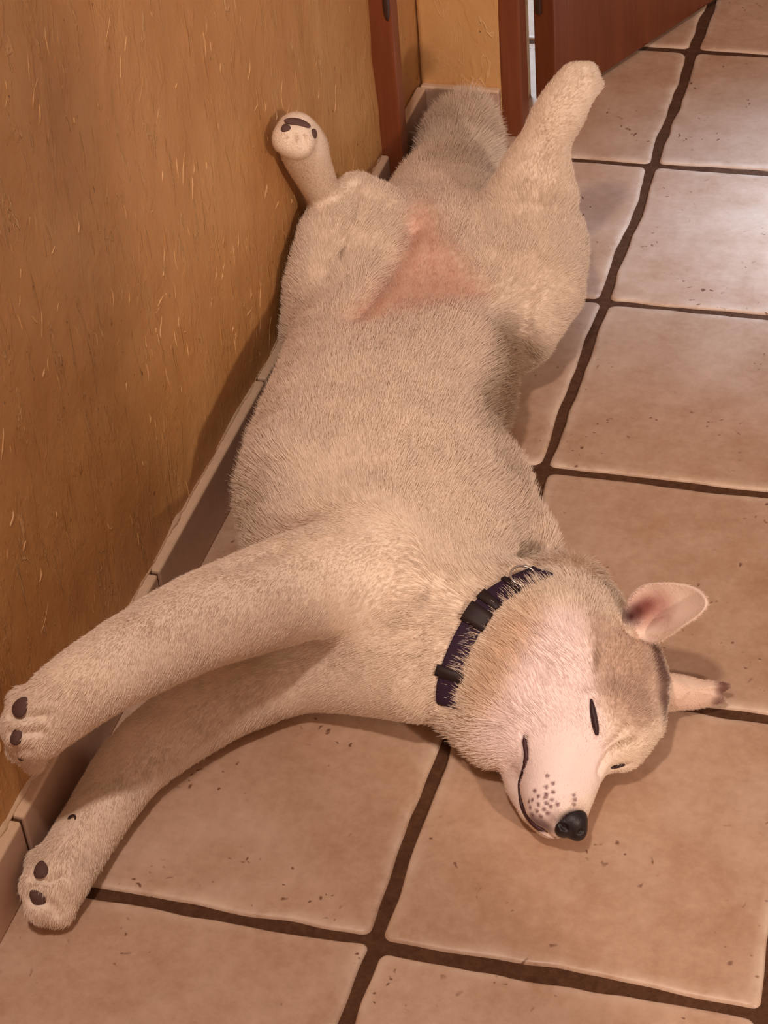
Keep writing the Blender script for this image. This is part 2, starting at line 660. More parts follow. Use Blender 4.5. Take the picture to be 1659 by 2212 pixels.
# bright floor and wall of the sunlit room behind the door
bm = bmesh.new()
box_bm(bm, -1.5, 3.0, 3.8, 3.9, 0, 2.2)
tag(bm_obj('wall_far_room', bm, plain('pale_wall', (0.7, 0.72, 0.75), 0.7)), kind='structure')
# unseen blocker added at the right, its edge casts the left wall's shade band
bm = bmesh.new()
box_bm(bm, 1.00, 1.10, -3.2, -0.756, 0, 2.5)
tag(bm_obj('side_light_blocker', bm, M_PLASTER2), kind='structure')

# ================================================================== DOG
# ------------------------------------------------------------------ distance field modelling


class Field:
    """smooth union of round cones and ellipsoids on a rectilinear grid, meshed by surface nets"""

    def __init__(self, X, Y, Z):
        self.X, self.Y, self.Z = [np.asarray(a, np.float32) for a in (X, Y, Z)]
        self.f = np.full((len(X), len(Y), len(Z)), 0.5, np.float32)

    def _box(self, lo, hi):
        s = []
        for ax, a, b in zip((self.X, self.Y, self.Z), lo, hi):
            i0 = max(0, int(np.searchsorted(ax, a)) - 1)
            i1 = min(len(ax), int(np.searchsorted(ax, b)) + 1)
            s.append(slice(i0, max(i1, i0 + 1)))
        g = (self.X[s[0]][:, None, None], self.Y[s[1]][None, :, None], self.Z[s[2]][None, None, :])
        return tuple(s), g

    def _blend(self, s, d, k, op):
        a = self.f[s]
        if op == 'add':
            h = np.clip(0.5 + 0.5 * (a - d) / k, 0, 1)
            self.f[s] = a * (1 - h) + d * h - k * h * (1 - h)
        elif op == 'cut':
            d = -d
            h = np.clip(0.5 - 0.5 * (a - d) / k, 0, 1)
            self.f[s] = a * (1 - h) + d * h + k * h * (1 - h)

    def cone(self, a, b, ra, rb, k=0.02, op='add'):
        a = np.asarray(a, np.float32)
        b = np.asarray(b, np.float32)
        m = k * 1.3 + max(ra, rb) + 0.004
        s, (x, y, z) = self._box(np.minimum(a, b) - m, np.maximum(a, b) + m)
        ba = b - a
        L2 = max(float(ba @ ba), 1e-10)
        t = np.clip(((x - a[0]) * ba[0] + (y - a[1]) * ba[1] + (z - a[2]) * ba[2]) / L2, 0, 1)
        d = np.sqrt((x - a[0] - t * ba[0]) ** 2 + (y - a[1] - t * ba[1]) ** 2 + (z - a[2] - t * ba[2]) ** 2) - (ra + (rb - ra) * t)
        self._blend(s, d.astype(np.float32), k, op)

    def chain(self, P, r, k, ki=.003):
        P = np.asarray(P, np.float32)
        rm = float(max(r))
        m = k * 1.3 + rm + .004
        s, (x, y, z) = self._box(P.min(0) - m, P.max(0) + m)
        D = None
        for i in range(len(P) - 1):
            a, b = P[i], P[i + 1]
            ba = b - a
            t = np.clip(((x - a[0]) * ba[0] + (y - a[1]) * ba[1] + (z - a[2]) * ba[2]) / max(float(ba @ ba), 1e-10), 0, 1)
            d = np.sqrt((x - a[0] - t * ba[0]) ** 2 + (y - a[1] - t * ba[1]) ** 2 + (z - a[2] - t * ba[2]) ** 2) - (r[i] + (r[i + 1] - r[i]) * t)
            D = d if D is None else np.minimum(D, d)
        self._blend(s, D.astype(np.float32), k, 'add')

    def ell(self, c, r, k=0.02, R=None, op='add'):
        c = np.asarray(c, np.float32)
        r = np.asarray(r, np.float32)
        m = float(r.max()) + k * 1.3 + 0.004
        s, (x, y, z) = self._box(c - m, c + m)
        x, y, z = x - c[0], y - c[1], z - c[2]
        if R is not None:
            x, y, z = [R[0][i] * x + R[1][i] * y + R[2][i] * z for i in range(3)]
        k0 = np.sqrt((x / r[0]) ** 2 + (y / r[1]) ** 2 + (z / r[2]) ** 2)
        k1 = np.sqrt((x / r[0] ** 2) ** 2 + (y / r[1] ** 2) ** 2 + (z / r[2] ** 2) ** 2) + 1e-9
        self._blend(s, (k0 * (k0 - 1) / k1).astype(np.float32), k, op)

    def half(self, axis, val, sign, k=0.004):
        """keep the side where sign*(coord-val) > 0"""
        ax = (self.X[:, None, None], self.Y[None, :, None], self.Z[None, None, :])[axis]
        d = -(sign * (ax - val))
        a = self.f
        h = np.clip(0.5 + 0.5 * (a - d) / k, 0, 1)
        self.f = (d * (1 - h) + a * h + k * h * (1 - h)).astype(np.float32)

    def mesh(self, relax=2):
        f = self.f
        ins = f < 0
        nx, ny, nz = f.shape
        c = np.zeros((nx - 1, ny - 1, nz - 1), np.int8)
        for i in (0, 1):
            for j in (0, 1):
                for k in (0, 1):
                    c += ins[i:nx - 1 + i, j:ny - 1 + j, k:nz - 1 + k]
        act = (c > 0) & (c < 8)
        idx = np.full(act.shape, -1, np.int64)
        A = np.argwhere(act)
        idx[act] = np.arange(len(A))
        acc = np.zeros((len(A), 3))
        cnt = np.zeros(len(A))
        corners = [(i, j, k) for i in (0, 1) for j in (0, 1) for k in (0, 1)]
        vals = {cr: f[A[:, 0] + cr[0], A[:, 1] + cr[1], A[:, 2] + cr[2]] for cr in corners}
        for a in corners:
            for ax in range(3):
                if a[ax] == 0:
                    b = list(a)
                    b[ax] = 1
                    b = tuple(b)
                    va, vb = vals[a], vals[b]
                    m = (va < 0) != (vb < 0)
                    t = va[m] / (va[m] - vb[m])
                    p = np.tile(np.array(a, float), (m.sum(), 1))
                    p[:, ax] = t
                    acc[m] += p
                    cnt[m] += 1
        P = A + acc / cnt[:, None]
        V = np.stack([np.interp(P[:, 0], np.arange(nx), self.X), np.interp(P[:, 1], np.arange(ny), self.Y), np.interp(P[:, 2], np.arange(nz), self.Z)], 1)
        quads = []
        for ax in range(3):
            u, v = (ax + 1) % 3, (ax + 2) % 3
            sl0 = [slice(None)] * 3
            sl1 = [slice(None)] * 3
            sl0[ax] = slice(0, -1)
            sl1[ax] = slice(1, None)
            a = ins[tuple(sl0)]
            b = ins[tuple(sl1)]
            E = np.argwhere(a != b)
            E = E[(E[:, u] > 0) & (E[:, v] > 0) & (E[:, u] < f.shape[u] - 1) & (E[:, v] < f.shape[v] - 1)]
            out = a[E[:, 0], E[:, 1], E[:, 2]]
            def g(du, dv):
                q = E.copy()
                q[:, u] -= du
                q[:, v] -= dv
                return idx[q[:, 0], q[:, 1], q[:, 2]]
            q = np.stack([g(1, 1), g(0, 1), g(0, 0), g(1, 0)], 1)
            q[~out] = q[~out][:, ::-1]
            quads.append(q)
        Q = np.vstack(quads)
        Q = Q[(Q >= 0).all(1)]
        for _ in range(relax):
            S = np.zeros_like(V)
            n = np.zeros(len(V))
            for i in range(4):
                for j in ((i + 1) % 4, (i + 3) % 4):
                    np.add.at(S, Q[:, i], V[Q[:, j]])
                    np.add.at(n, Q[:, i], 1)
            V = V * 0.4 + 0.6 * S / np.maximum(n, 1)[:, None]
        return V, Q


def axis_cells(lo, hi, coarse, fine=None, flo=0, fhi=0):
    out = [lo]
    while out[-1] < hi:
        x = out[-1]
        if fine is None:
            h = coarse
        else:
            d = max(flo - x, x - fhi, 0)
            h = min(coarse, fine + d * 0.08)
        out.append(x + h)
    return np.array(out)


# ------------------------------------------------------------------ skeleton of chains
# each chain: list of (point, radius); flow of the coat runs along it; hair length; name
CH = []


def chain(name, pts, k=0.02, hair=0.012, flow=1, curve=0):
    """pts: (px, py, z, r) read on the photograph at height z, or (px, py, ('x', X), r) on a vertical plane"""
    P, Rr = [], []
    for (px, py, z, r) in pts:
        if isinstance(z, tuple):
            P.append(atx(px, py, z[1]) if z[0] == 'x' else aty(px, py, z[1]))
        else:
            P.append(at(px, py, z))
        Rr.append(r)
    P = np.array(P)
    Rr = np.array(Rr)
    if curve:
        P = catmull(P, curve)
        Rr = catmull(Rr[:, None], curve)[:, 0]
    CH.append(dict(name=name, P=P, r=Rr, k=k, hair=hair, flow=flow))
    return P


# torso, two chains side by side so that the trunk is broader than high
chain('torso_l', [(700, 1195, .098, .078), (725, 1080, .104, .096), (750, 950, .103, .096), (785, 840, .098, .092), (805, 720, .095, .086), (818, 600, .092, .080)], k=.05, hair=.015, flow=1)
chain('torso_r', [(955, 1195, .088, .072), (905, 1090, .098, .092), (885, 950, .100, .090), (930, 830, .096, .092), (955, 720, .094, .080), (990, 600, .090, .078)], k=.05, hair=.015, flow=1)
chain('sternum', [(860, 1300, .112, .062), (825, 1150, .130, .070), (825, 1000, .130, .068), (855, 860, .116, .066)], k=.05, hair=.012, flow=1)
chain('pelvis', [(860, 560, .088, .072), (905, 485, .076, .058), (935, 430, .060, .052)], k=.06, hair=.010, flow=1)
chain('pelvis_r', [(1000, 580, .088, .072), (1000, 480, .078, .060)], k=.05, hair=.011, flow=1)
chain('neck', [(930, 1340, .088, .076), (1020, 1375, .080, .072), (1075, 1395, .076, .066), (1200, 1430, .074, .060)], k=.04, hair=.013, flow=-1)
chain('shoulder_r', [(1040, 1060, .080, .046), (1075, 1130, .066, .042), (1125, 1180, .050, .036)], k=.035, hair=.020, flow=-1)
# hind legs
chain('thigh_l', [(728, 700, .100, .060), (735, 620, .125, .066), (748, 535, .150, .060), (778, 465, .170, .038)], k=.035, hair=.011)
chain('hock_l', [(810, 540, .130, .056), (785, 460, .170, .030), (765, 415, .190, .018)], k=.03, hair=.008)
chain('foot_l', [(728, 470, ('x', -.298), .0215), (702, 425, ('x', -.298), .0205), (675, 370, ('x', -.298), .0235), (652, 315, ('x', -.298), .0275), (640, 288, ('x', -.298), .0235)], k=.012, hair=.0045, curve=3)
chain('thigh_r', [(1095, 690, .095, .060), (1130, 610, .110, .070), (1145, 530, .120, .066), (1150, 450, .160, .050), (1155, 395, .190, .036)], k=.035, hair=.011)
chain('foot_r', [(1155, 395, .190, .034), (1172, 320, .230, .0285), (1213, 235, .275, .0285), (1246, 185, .295, .0250)], k=.035, hair=.007, curve=3)
chain('tail', [(975, 450, .060, .058), (985, 380, .055, .052), (995, 310, .055, .046), (1002, 275, .045, .040), (1005, 250, ('y', 1.325), .026)], k=.04, hair=.030)
# front legs
chain('foreleg_u', [(800, 1235, .140, .058), (640, 1270, .165, .050), (450, 1335, .190, .0430), (320, 1400, .205, .0385), (215, 1460, .218, .0345), (135, 1518, ('x', -.266), .0325), (80, 1568, ('x', -.284), .0290)], k=.03, hair=.0065, curve=3)
chain('foreleg_l', [(900, 1440, .074, .052), (770, 1440, .058, .045), (640, 1448, .046, .041), (510, 1498, .042, .0385), (400, 1560, .038, .0370), (290, 1650, .034, .0330), (212, 1760, .031, .0285), (155, 1850, .031, .0275), (118, 1910, .031, .0280)], k=.03, hair=.0065, curve=3)
# head, lying on its side: crown to the right, chin to the left, cheek up
chain('skull', [(1255, 1395, .066, .056), (1275, 1460, .068, .060), (1290, 1540, .062, .050)], k=.025, hair=.007, flow=-1)
chain('nape', [(1145, 1395, .070, .069), (1210, 1320, .060, .052), (1235, 1262, .046, .026)], k=.03, hair=.017, flow=-1)
chain('cheek', [(1130, 1430, .076, .070), (1108, 1500, .068, .058), (1125, 1555, .056, .044)], k=.03, hair=.015, flow=-1)
chain('throat', [(1040, 1500, .056, .030), (1025, 1545, .048, .024), (1060, 1590, .040, .026)], k=.025, hair=.012, flow=-1)
chain('brow', [(1385, 1420, .070, .018), (1405, 1490, .064, .019), (1390, 1560, .054, .018), (1345, 1620, .038, .016)], k=.022, hair=.006, flow=-1)
chain('muzzle', [(1215, 1560, .058, .043), (1208, 1640, .046, .0385), (1198, 1705, .038, .0315), (1196, 1745, .034, .0255), (1212, 1768, .034, .0175)], k=.020, hair=.0035, flow=-1)
chain('snout_top', [(1262, 1610, .048, .020), (1250, 1690, .042, .0165), (1236, 1750, .039, .0135)], k=.014, hair=.003, flow=-1)
chain('jaw', [(1110, 1640, .034, .014), (1122, 1700, .026, .0125), (1148, 1755, .022, .0105), (1185, 1788, .020, .0080)], k=.007, hair=.004, flow=-1)

HN = {c['name']: c for c in CH}
head_names = {'skull', 'nape', 'cheek', 'throat', 'brow', 'muzzle', 'snout_top', 'jaw'}

fld = Field(axis_cells(-.33, .33, .0034, .0019, .04, .25), axis_cells(-.12, 1.42, .0034, .0019, .03, .36), axis_cells(-.01, .40, .0034, .0019, .0, .15))
for c in CH:
    fld.chain(c['P'], c['r'], c['k'])


def toe(px, py, z, r, k=.008, stretch=None):
    p = atx(px, py, z[1]) if isinstance(z, tuple) else at(px, py, z)
    fld.ell(p, (r, r, r), k)
    return p


# toes of the upper front paw (against the wall)
toe(54, 1520, ('x', -.300), .0155, .005)
toe(42, 1566, ('x', -.303), .0160, .005)
toe(50, 1612, ('x', -.302), .0150, .005)
toe(72, 1642, ('x', -.296), .0110, .005)
toe(95, 1868, .036, .0165, .005)
toe(84, 1915, .036, .0165, .005)
toe(92, 1957, .028, .0160, .005)
toe(124, 1966, .020, .0155, .005)
toe(618, 300, ('x', -.303), .0165, .010)
toe(643, 308, ('x', -.290), .0185, .010)
toe(674, 312, ('x', -.292), .0155, .008)
toe(1222, 184, .292, .0135, .005)
toe(1244, 166, .304, .0150, .005)
toe(1268, 160, .304, .0140, .005)
toe(1280, 182, .292, .0120, .005)

# hollows: groin between the thighs, armpit
fld.cone(at(845, 640, .232), at(900, 530, .215), .022, .020, k=.06, op='cut')
fld.cone(at(905, 520, .215), at(1010, 650, .232), .020, .018, k=.06, op='cut')

fld.half(2, 0.0008, 1)
fld.half(0, XW + 0.0012, 1)
fld.half(1, YB - 0.002, -1)
V, Q = fld.mesh(2)

# keep the biggest piece
dog = bpy.data.objects.new('dog', None)
dog.location = tuple(at(880, 900, 0))
COL.objects.link(dog)
bpy.context.view_layer.update()
tag(dog, 'white dog asleep on its back, paws stretched out, wearing a dark collar', 'dog')

body_me = np_mesh('body', V, Q)
nV = len(V)
no = np.zeros(nV * 3, np.float32)
body_me.vertices.foreach_get('co', no)
V = no.reshape(-1, 3).astype(np.float64).copy()
body_me.vertex_normals.foreach_get('vector', no)
Nn = no.reshape(-1, 3).astype(np.float64).copy()
bvh = BVHTree.FromPolygons([tuple(v) for v in V], [tuple(int(i) for i in q) for q in Q])


def hit(px, py, lift=0.0):
    """first point of the body met from the photographer's place"""
    d = Vector(ray(px, py)).normalized()
    loc, nor, _, _ = bvh.ray_cast(Vector(CAM), d)
    if loc is None:
        return None, None
    return np.array(loc + nor * lift), np.array(nor)




def hits(pts, n=6, lift=0.0):
    c = catmull(np.array([(x, y, 0) for x, y in pts], float), n)
    out, nn = [], []
    for x, y, _ in c:
        p, q = hit(x, y, lift)
        if p is not None and (not out or np.linalg.norm(p - out[-1]) < .03):
            out.append(p)
            nn.append(q)
    return np.array(out), np.array(nn)


def near(P, V):
    d = np.full(len(V), 1e9)
    lo, hi = P.min(0) - .03, P.max(0) + .03
    m = ((V > lo) & (V < hi)).all(1)
    W_ = V[m]
    dm = np.full(len(W_), 1e9)
    for a, b in zip(P[:-1], P[1:]):
        ba = b - a
        t = np.clip(((W_ - a) @ ba) / (ba @ ba + 1e-12), 0, 1)
        dm = np.minimum(dm, np.linalg.norm(W_ - a - t[:, None] * ba, axis=1))
    d[m] = dm
    return d


MOUTH = [(1131, 1588), (1133, 1607), (1135, 1635), (1127, 1667), (1120, 1694), (1124, 1735), (1136, 1763), (1156, 1786), (1182, 1800)]
EYE = [(1277, 1510), (1280, 1530), (1285, 1560), (1290, 1588)]
bare = np.zeros(nV)      # where no hair grows
creases = [
    (MOUTH, .0030, .0030), (EYE, .0035, .0018),
    ([(1298, 1665), (1310, 1640), (1328, 1620), (1352, 1608), (1376, 1600)], .0045, .0065),
    ([(1312, 1616), (1332, 1592), (1352, 1570)], .004, .0040),
    ([(1318, 1662), (1342, 1654), (1364, 1650)], .003, .0045),
    ([(1344, 1342), (1357, 1365), (1385, 1379)], .005, .003),
    ([(895, 490), (872, 545), (838, 600), (800, 650), (770, 690)], .010, .011),
    ([(748, 530), (730, 560), (712, 590)], .010, .005),
    ([(1140, 640), (1130, 690), (1120, 730), (1150, 780)], .010, .006),
    ([(770, 400), (772, 430), (765, 470)], .007, .005),
    ([(600, 1180), (560, 1195), (500, 1215)], .012, .008),
    ([(640, 1370), (700, 1385), (760, 1380), (820, 1370)], .014, .002),
    ([(1050, 960), (980, 950), (900, 965)], .02, .004),
    ([(20, 1545), (60, 1548), (95, 1545)], .004, .005), ([(20, 1585), (60, 1582), (90, 1580)], .004, .004), ([(30, 1622), (60, 1618)], .004, .003),
    ([(70, 1895), (105, 1902), (135, 1890)], .004, .006), ([(70, 1950), (110, 1952), (125, 1975)], .004, .004),
    ([(655, 290), (658, 312)], .004, .004), ([(632, 290), (630, 308)], .003, .003),
    ([(1236, 150), (1238, 175), (1232, 200)], .004, .004), ([(1262, 150), (1262, 178)], .004, .004),
]
disp = np.zeros(nV)
for pts_, w_, d_ in creases:
    cp, cn = hits(pts_)
    if len(cp) < 2:
        continue
    dd = near(cp, V)
    disp = np.maximum(disp, d_ * np.exp(-(dd / w_) ** 2))
mouth_p, mouth_n = hits(MOUTH, 8)
eye_p, eye_n = hits(EYE, 8)
V = V - Nn * disp[:, None]
body_me.vertices.foreach_set('co', V.astype(np.float32).ravel())
body_me.update()
body_me.vertex_normals.foreach_get('vector', no)
Nn = no.reshape(-1, 3).astype(np.float64).copy()
bvh = BVHTree.FromPolygons([tuple(v) for v in V], [tuple(int(i) for i in q) for q in Q])

# ------------------------------------------------------------------ coat: flow, length, colour per vertex
flow = np.zeros((nV, 3))
hl = np.zeros(nV)
wsum = np.zeros(nV)
for c in CH:
    P, r = c['P'], c['r']
    for i in range(len(P) - 1):
        a, b = P[i], P[i + 1]
        ba = b - a
        t = np.clip(((V - a) @ ba) / (ba @ ba), 0, 1)
        d = np.linalg.norm(V - a - t[:, None] * ba, axis=1) - (r[i] + (r[i + 1] - r[i]) * t)
        w = np.exp(-np.abs(d) / 0.010) + 1e-9
        flow += w[:, None] * ba / np.linalg.norm(ba) * c['flow']
        hl += w * c['hair']
        wsum += w
flow /= wsum[:, None]
hl /= wsum

col = np.tile(np.array([0.85, 0.72, 0.590]), (nV, 1))


def dab(p, rad, color, s=1.0, soft=0.6, stretch=None, lim=None):
    """a patch of coat colour round a point of the body"""
    global col
    d = V - np.asarray(p)
    if stretch is not None:
        ax, f = stretch
        ax = np.asarray(ax) / np.linalg.norm(ax)
        al = d @ ax
        d = d - np.outer(al, ax) * (1 - 1 / f)
    d = np.linalg.norm(d, axis=1) / rad
    w = np.clip((1 - d) / soft, 0, 1)
    w = w * w * (3 - 2 * w) * s
    col = col * (1 - w[:, None]) + np.array(color) * w[:, None]


def dabpx(px, py, rad, color, s=1.0, soft=0.6, ax=None, f=1.0):
    p, n = hit(px, py)
    if p is None:
        return
    if ax is not None:
        q, _ = hit(px + ax[0], py + ax[1])
        ax = q - p if q is not None else None
    dab(p, rad, color, s, soft, (ax, f) if ax is not None else None)


WHITE = (0.93, 0.79, 0.74)
TAN = (0.74, 0.52, 0.35)
GREY = (0.30, 0.195, 0.125)
SKIN = (0.66, 0.36, 0.265)
# head markings
dabpx(1190, 1470, .075, WHITE, .9, .7)
dabpx(1200, 1600, .065, WHITE, .9, .7)
dabpx(1150, 1720, .045, WHITE, .8, .7)
dabpx(1100, 1400, .030, TAN, .6, .9, (30, -50), 2.6)
dabpx(1060, 1490, .026, TAN, .45, .9, (20, -60), 2.2)
dabpx(1360, 1450, .034, (0.55, 0.385, 0.28), .75, .6, (10, 60), 1.7)
dabpx(1290, 1430, .006, GREY, .6, .8, (-8, 50), 4)
dabpx(1425, 1440, .012, (0.20, 0.12, 0.10), .9, .6, (6, 50), 3.2)
dabpx(1432, 1510, .012, (0.20, 0.12, 0.10), .8, .6, (2, 50), 2.6)
dabpx(1250, 1670, .016, (0.74, 0.52, 0.38), .6, .8, (-10, 60), 2.8)
dabpx(1345, 1310, .010, (0.50, 0.33, 0.21), .6, .8, (-10, 40), 2.0)
dabpx(1250, 1745, .010, (0.58, 0.40, 0.30), .6, .8)
dabpx(1168, 1778, .0095, (0.12, 0.06, 0.06), .9, .8, (40, 22), 2.6)
dabpx(1150, 1765, .008, (0.22, 0.13, 0.13), .7, .9)
dabpx(1195, 1765, .014, (0.30, 0.20, 0.19), .7, .9)
# belly skin and flank
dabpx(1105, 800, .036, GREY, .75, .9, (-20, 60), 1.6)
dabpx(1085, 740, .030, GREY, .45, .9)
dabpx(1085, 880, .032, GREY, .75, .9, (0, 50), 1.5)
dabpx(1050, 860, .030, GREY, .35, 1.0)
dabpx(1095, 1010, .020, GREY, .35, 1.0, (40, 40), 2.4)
dabpx(1000, 250, .075, (0.72, 0.57, 0.45), .85, .5)  # tail in shade, the shade put into its coat colour
dabpx(985, 340, .06, (0.74, 0.59, 0.46), .7, .8)  # painted shade carried on to the tail base
dabpx(735, 555, .006, GREY, .7, .9, (-14, 26), 2.2)
dabpx(925, 1290, .005, GREY, .5, .9, (0, 30), 3)
dabpx(560, 1110, .030, (0.62, 0.47, 0.34), .5, 1.0)
dabpx(1190, 340, .025, (0.62, 0.47, 0.34), .3, 1.0)


def project(P):
    q = (P - CAM) @ CM
    return np.stack([829.5 + FPX * q[:, 0] / -q[:, 2], 1106 - FPX * q[:, 1] / -q[:, 2]], 1)


VP = project(V)
VIEWDOT = ((CAM - V) / np.linalg.norm(CAM - V, axis=1)[:, None] * Nn).sum(1)


def patch(poly, soft, zmin=0.0):
    """weight of a marking of the coat whose rim was read on the photograph"""
    P = catmull(np.array([poly[-1]] + poly + poly[:2], float), 5)[5:-5]
    m = (VP[:, 0] > P[:, 0].min() - soft) & (VP[:, 0] < P[:, 0].max() + soft) & (VP[:, 1] > P[:, 1].min() - soft) & (VP[:, 1] < P[:, 1].max() + soft) & (V[:, 2] > zmin) & (VIEWDOT > -.05)
    X = VP[m]
    X = X + 6 * np.stack([np.sin(X[:, 1] * .31 + X[:, 0] * .17), np.sin(X[:, 0] * .27 - X[:, 1] * .21)], 1)
    d = np.full(len(X), 1e9)
    ins = np.zeros(len(X), bool)
    for a, b in zip(P, np.roll(P, -1, 0)):
        ba = b - a
        t = np.clip(((X - a) @ ba) / (ba @ ba + 1e-9), 0, 1)
        d = np.minimum(d, np.linalg.norm(X - a - t[:, None] * ba, axis=1))
        cr = (a[1] > X[:, 1]) != (b[1] > X[:, 1])
        ins ^= cr & (X[:, 0] < (b[0] - a[0]) * (X[:, 1] - a[1]) / (b[1] - a[1] + 1e-12) + a[0])
    sd = np.where(ins, d, -d)
    w = np.zeros(nV)
    ww = np.clip(.5 + sd / soft, 0, 1)
    w[m] = ww * ww * (3 - 2 * ww)
    return w


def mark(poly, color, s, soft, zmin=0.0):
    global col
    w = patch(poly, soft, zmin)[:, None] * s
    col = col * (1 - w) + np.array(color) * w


mark([(1190, 1320), (1262, 1335), (1276, 1430), (1284, 1500), (1310, 1580), (1300, 1660), (1250, 1730), (1120, 1745), (1085, 1660), (1030, 1600), (1090, 1490), (1150, 1380)], (0.95, 0.81, 0.78), .8, 60)
mark([(1278, 1335), (1345, 1360), (1425, 1400), (1440, 1480), (1408, 1570), (1350, 1570), (1300, 1520), (1283, 1440)], (0.60, 0.43, 0.33), .75, 26)
mark([(1045, 1400), (1110, 1320), (1180, 1310), (1150, 1390), (1085, 1500), (1040, 1530), (1010, 1490)], (0.78, 0.59, 0.43), .45, 60)
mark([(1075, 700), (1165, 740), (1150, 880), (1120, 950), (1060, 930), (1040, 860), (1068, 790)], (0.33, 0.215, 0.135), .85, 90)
mark([(1090, 950), (1150, 1040), (1165, 1140), (1120, 1110), (1080, 1010)], (0.56, 0.42, 0.31), .35, 60)
dabpx(1428, 1440, .012, (0.20, 0.12, 0.10), .9, .6, (6, 50), 3.2)
dabpx(1436, 1510, .012, (0.20, 0.12, 0.10), .85, .6, (2, 50), 2.6)
dabpx(1290, 1425, .005, GREY, .6, .8, (-8, 50), 4)
dabpx(1322, 1470, .010, (0.42, 0.29, 0.22), .4, .8, (5, 50), 2)
pink = patch([(885, 450), (930, 445), (960, 510), (1020, 590), (1050, 640), (960, 660), (860, 680), (770, 705), (750, 685), (830, 600), (870, 530)], 62, .05)
w_ = pink[:, None] * (.66 + .05 * np.sin(V[:, :1] * 300 + V[:, 1:2] * 90) + .05 * np.sin(V[:, 1:2] * 330 - V[:, :1] * 170 + 2 * np.sin(V[:, :1] * 120)))
col = col * (1 - w_) + np.array(SKIN) * w_
hl = np.maximum(hl * (1 - .5 * pink), .0035)
bare = np.maximum(bare, .5 * pink)
# longer tufts at the left of the chest
tuft = patch([(500, 940), (600, 960), (600, 1140), (500, 1130)], 60)
hl = hl * (1 + .5 * tuft)
# whisker spots
spots = [(1182, 1676), (1180, 1700), (1180, 1716), (1195, 1692), (1163, 1720), (1178, 1722), (1195, 1711), (1150, 1728), (1163, 1738), (1180, 1735), (1193, 1728), (1145, 1745), (1160, 1752), (1175, 1748), (1190, 1742), (1205, 1738), (1150, 1760), (1168, 1764), (1182, 1757), (1240, 1718), (1242, 1728), (1240, 1738), (1155, 1708), (1142, 1732)]
for s in spots:
    dabpx(s[0], s[1], .0026, (0.22, 0.12, 0.12), .9, .5)
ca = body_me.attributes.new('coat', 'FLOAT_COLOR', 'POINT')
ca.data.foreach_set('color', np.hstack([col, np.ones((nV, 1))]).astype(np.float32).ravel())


def mat_coat(name, rough, hair=False):
    k = NT(name)
    a = k.n('ShaderNodeAttribute', attribute_name='coat')
    k.l(a.outputs['Color'], k.b.inputs['Base Color'])
    k.b.inputs['Roughness'].default_value = rough
    k.b.inputs['Specular IOR Level'].default_value = 0.0
    if not hair:
        v = k.coords()
        k.l(k.bump(k.noise(v, 220, 4, 0.7), 0.6, 0.001), k.b.inputs['Normal'])
    else:
        k.b.inputs['Subsurface Weight'].default_value = 0.0
    return k.m


M_BODY = mat_coat('dog_skin', 0.8)
M_FUR = mat_coat('dog_fur', 0.65, True)
body = link('body', body_me, M_BODY, dog)

# ------------------------------------------------------------------ fur
FUR = 330000


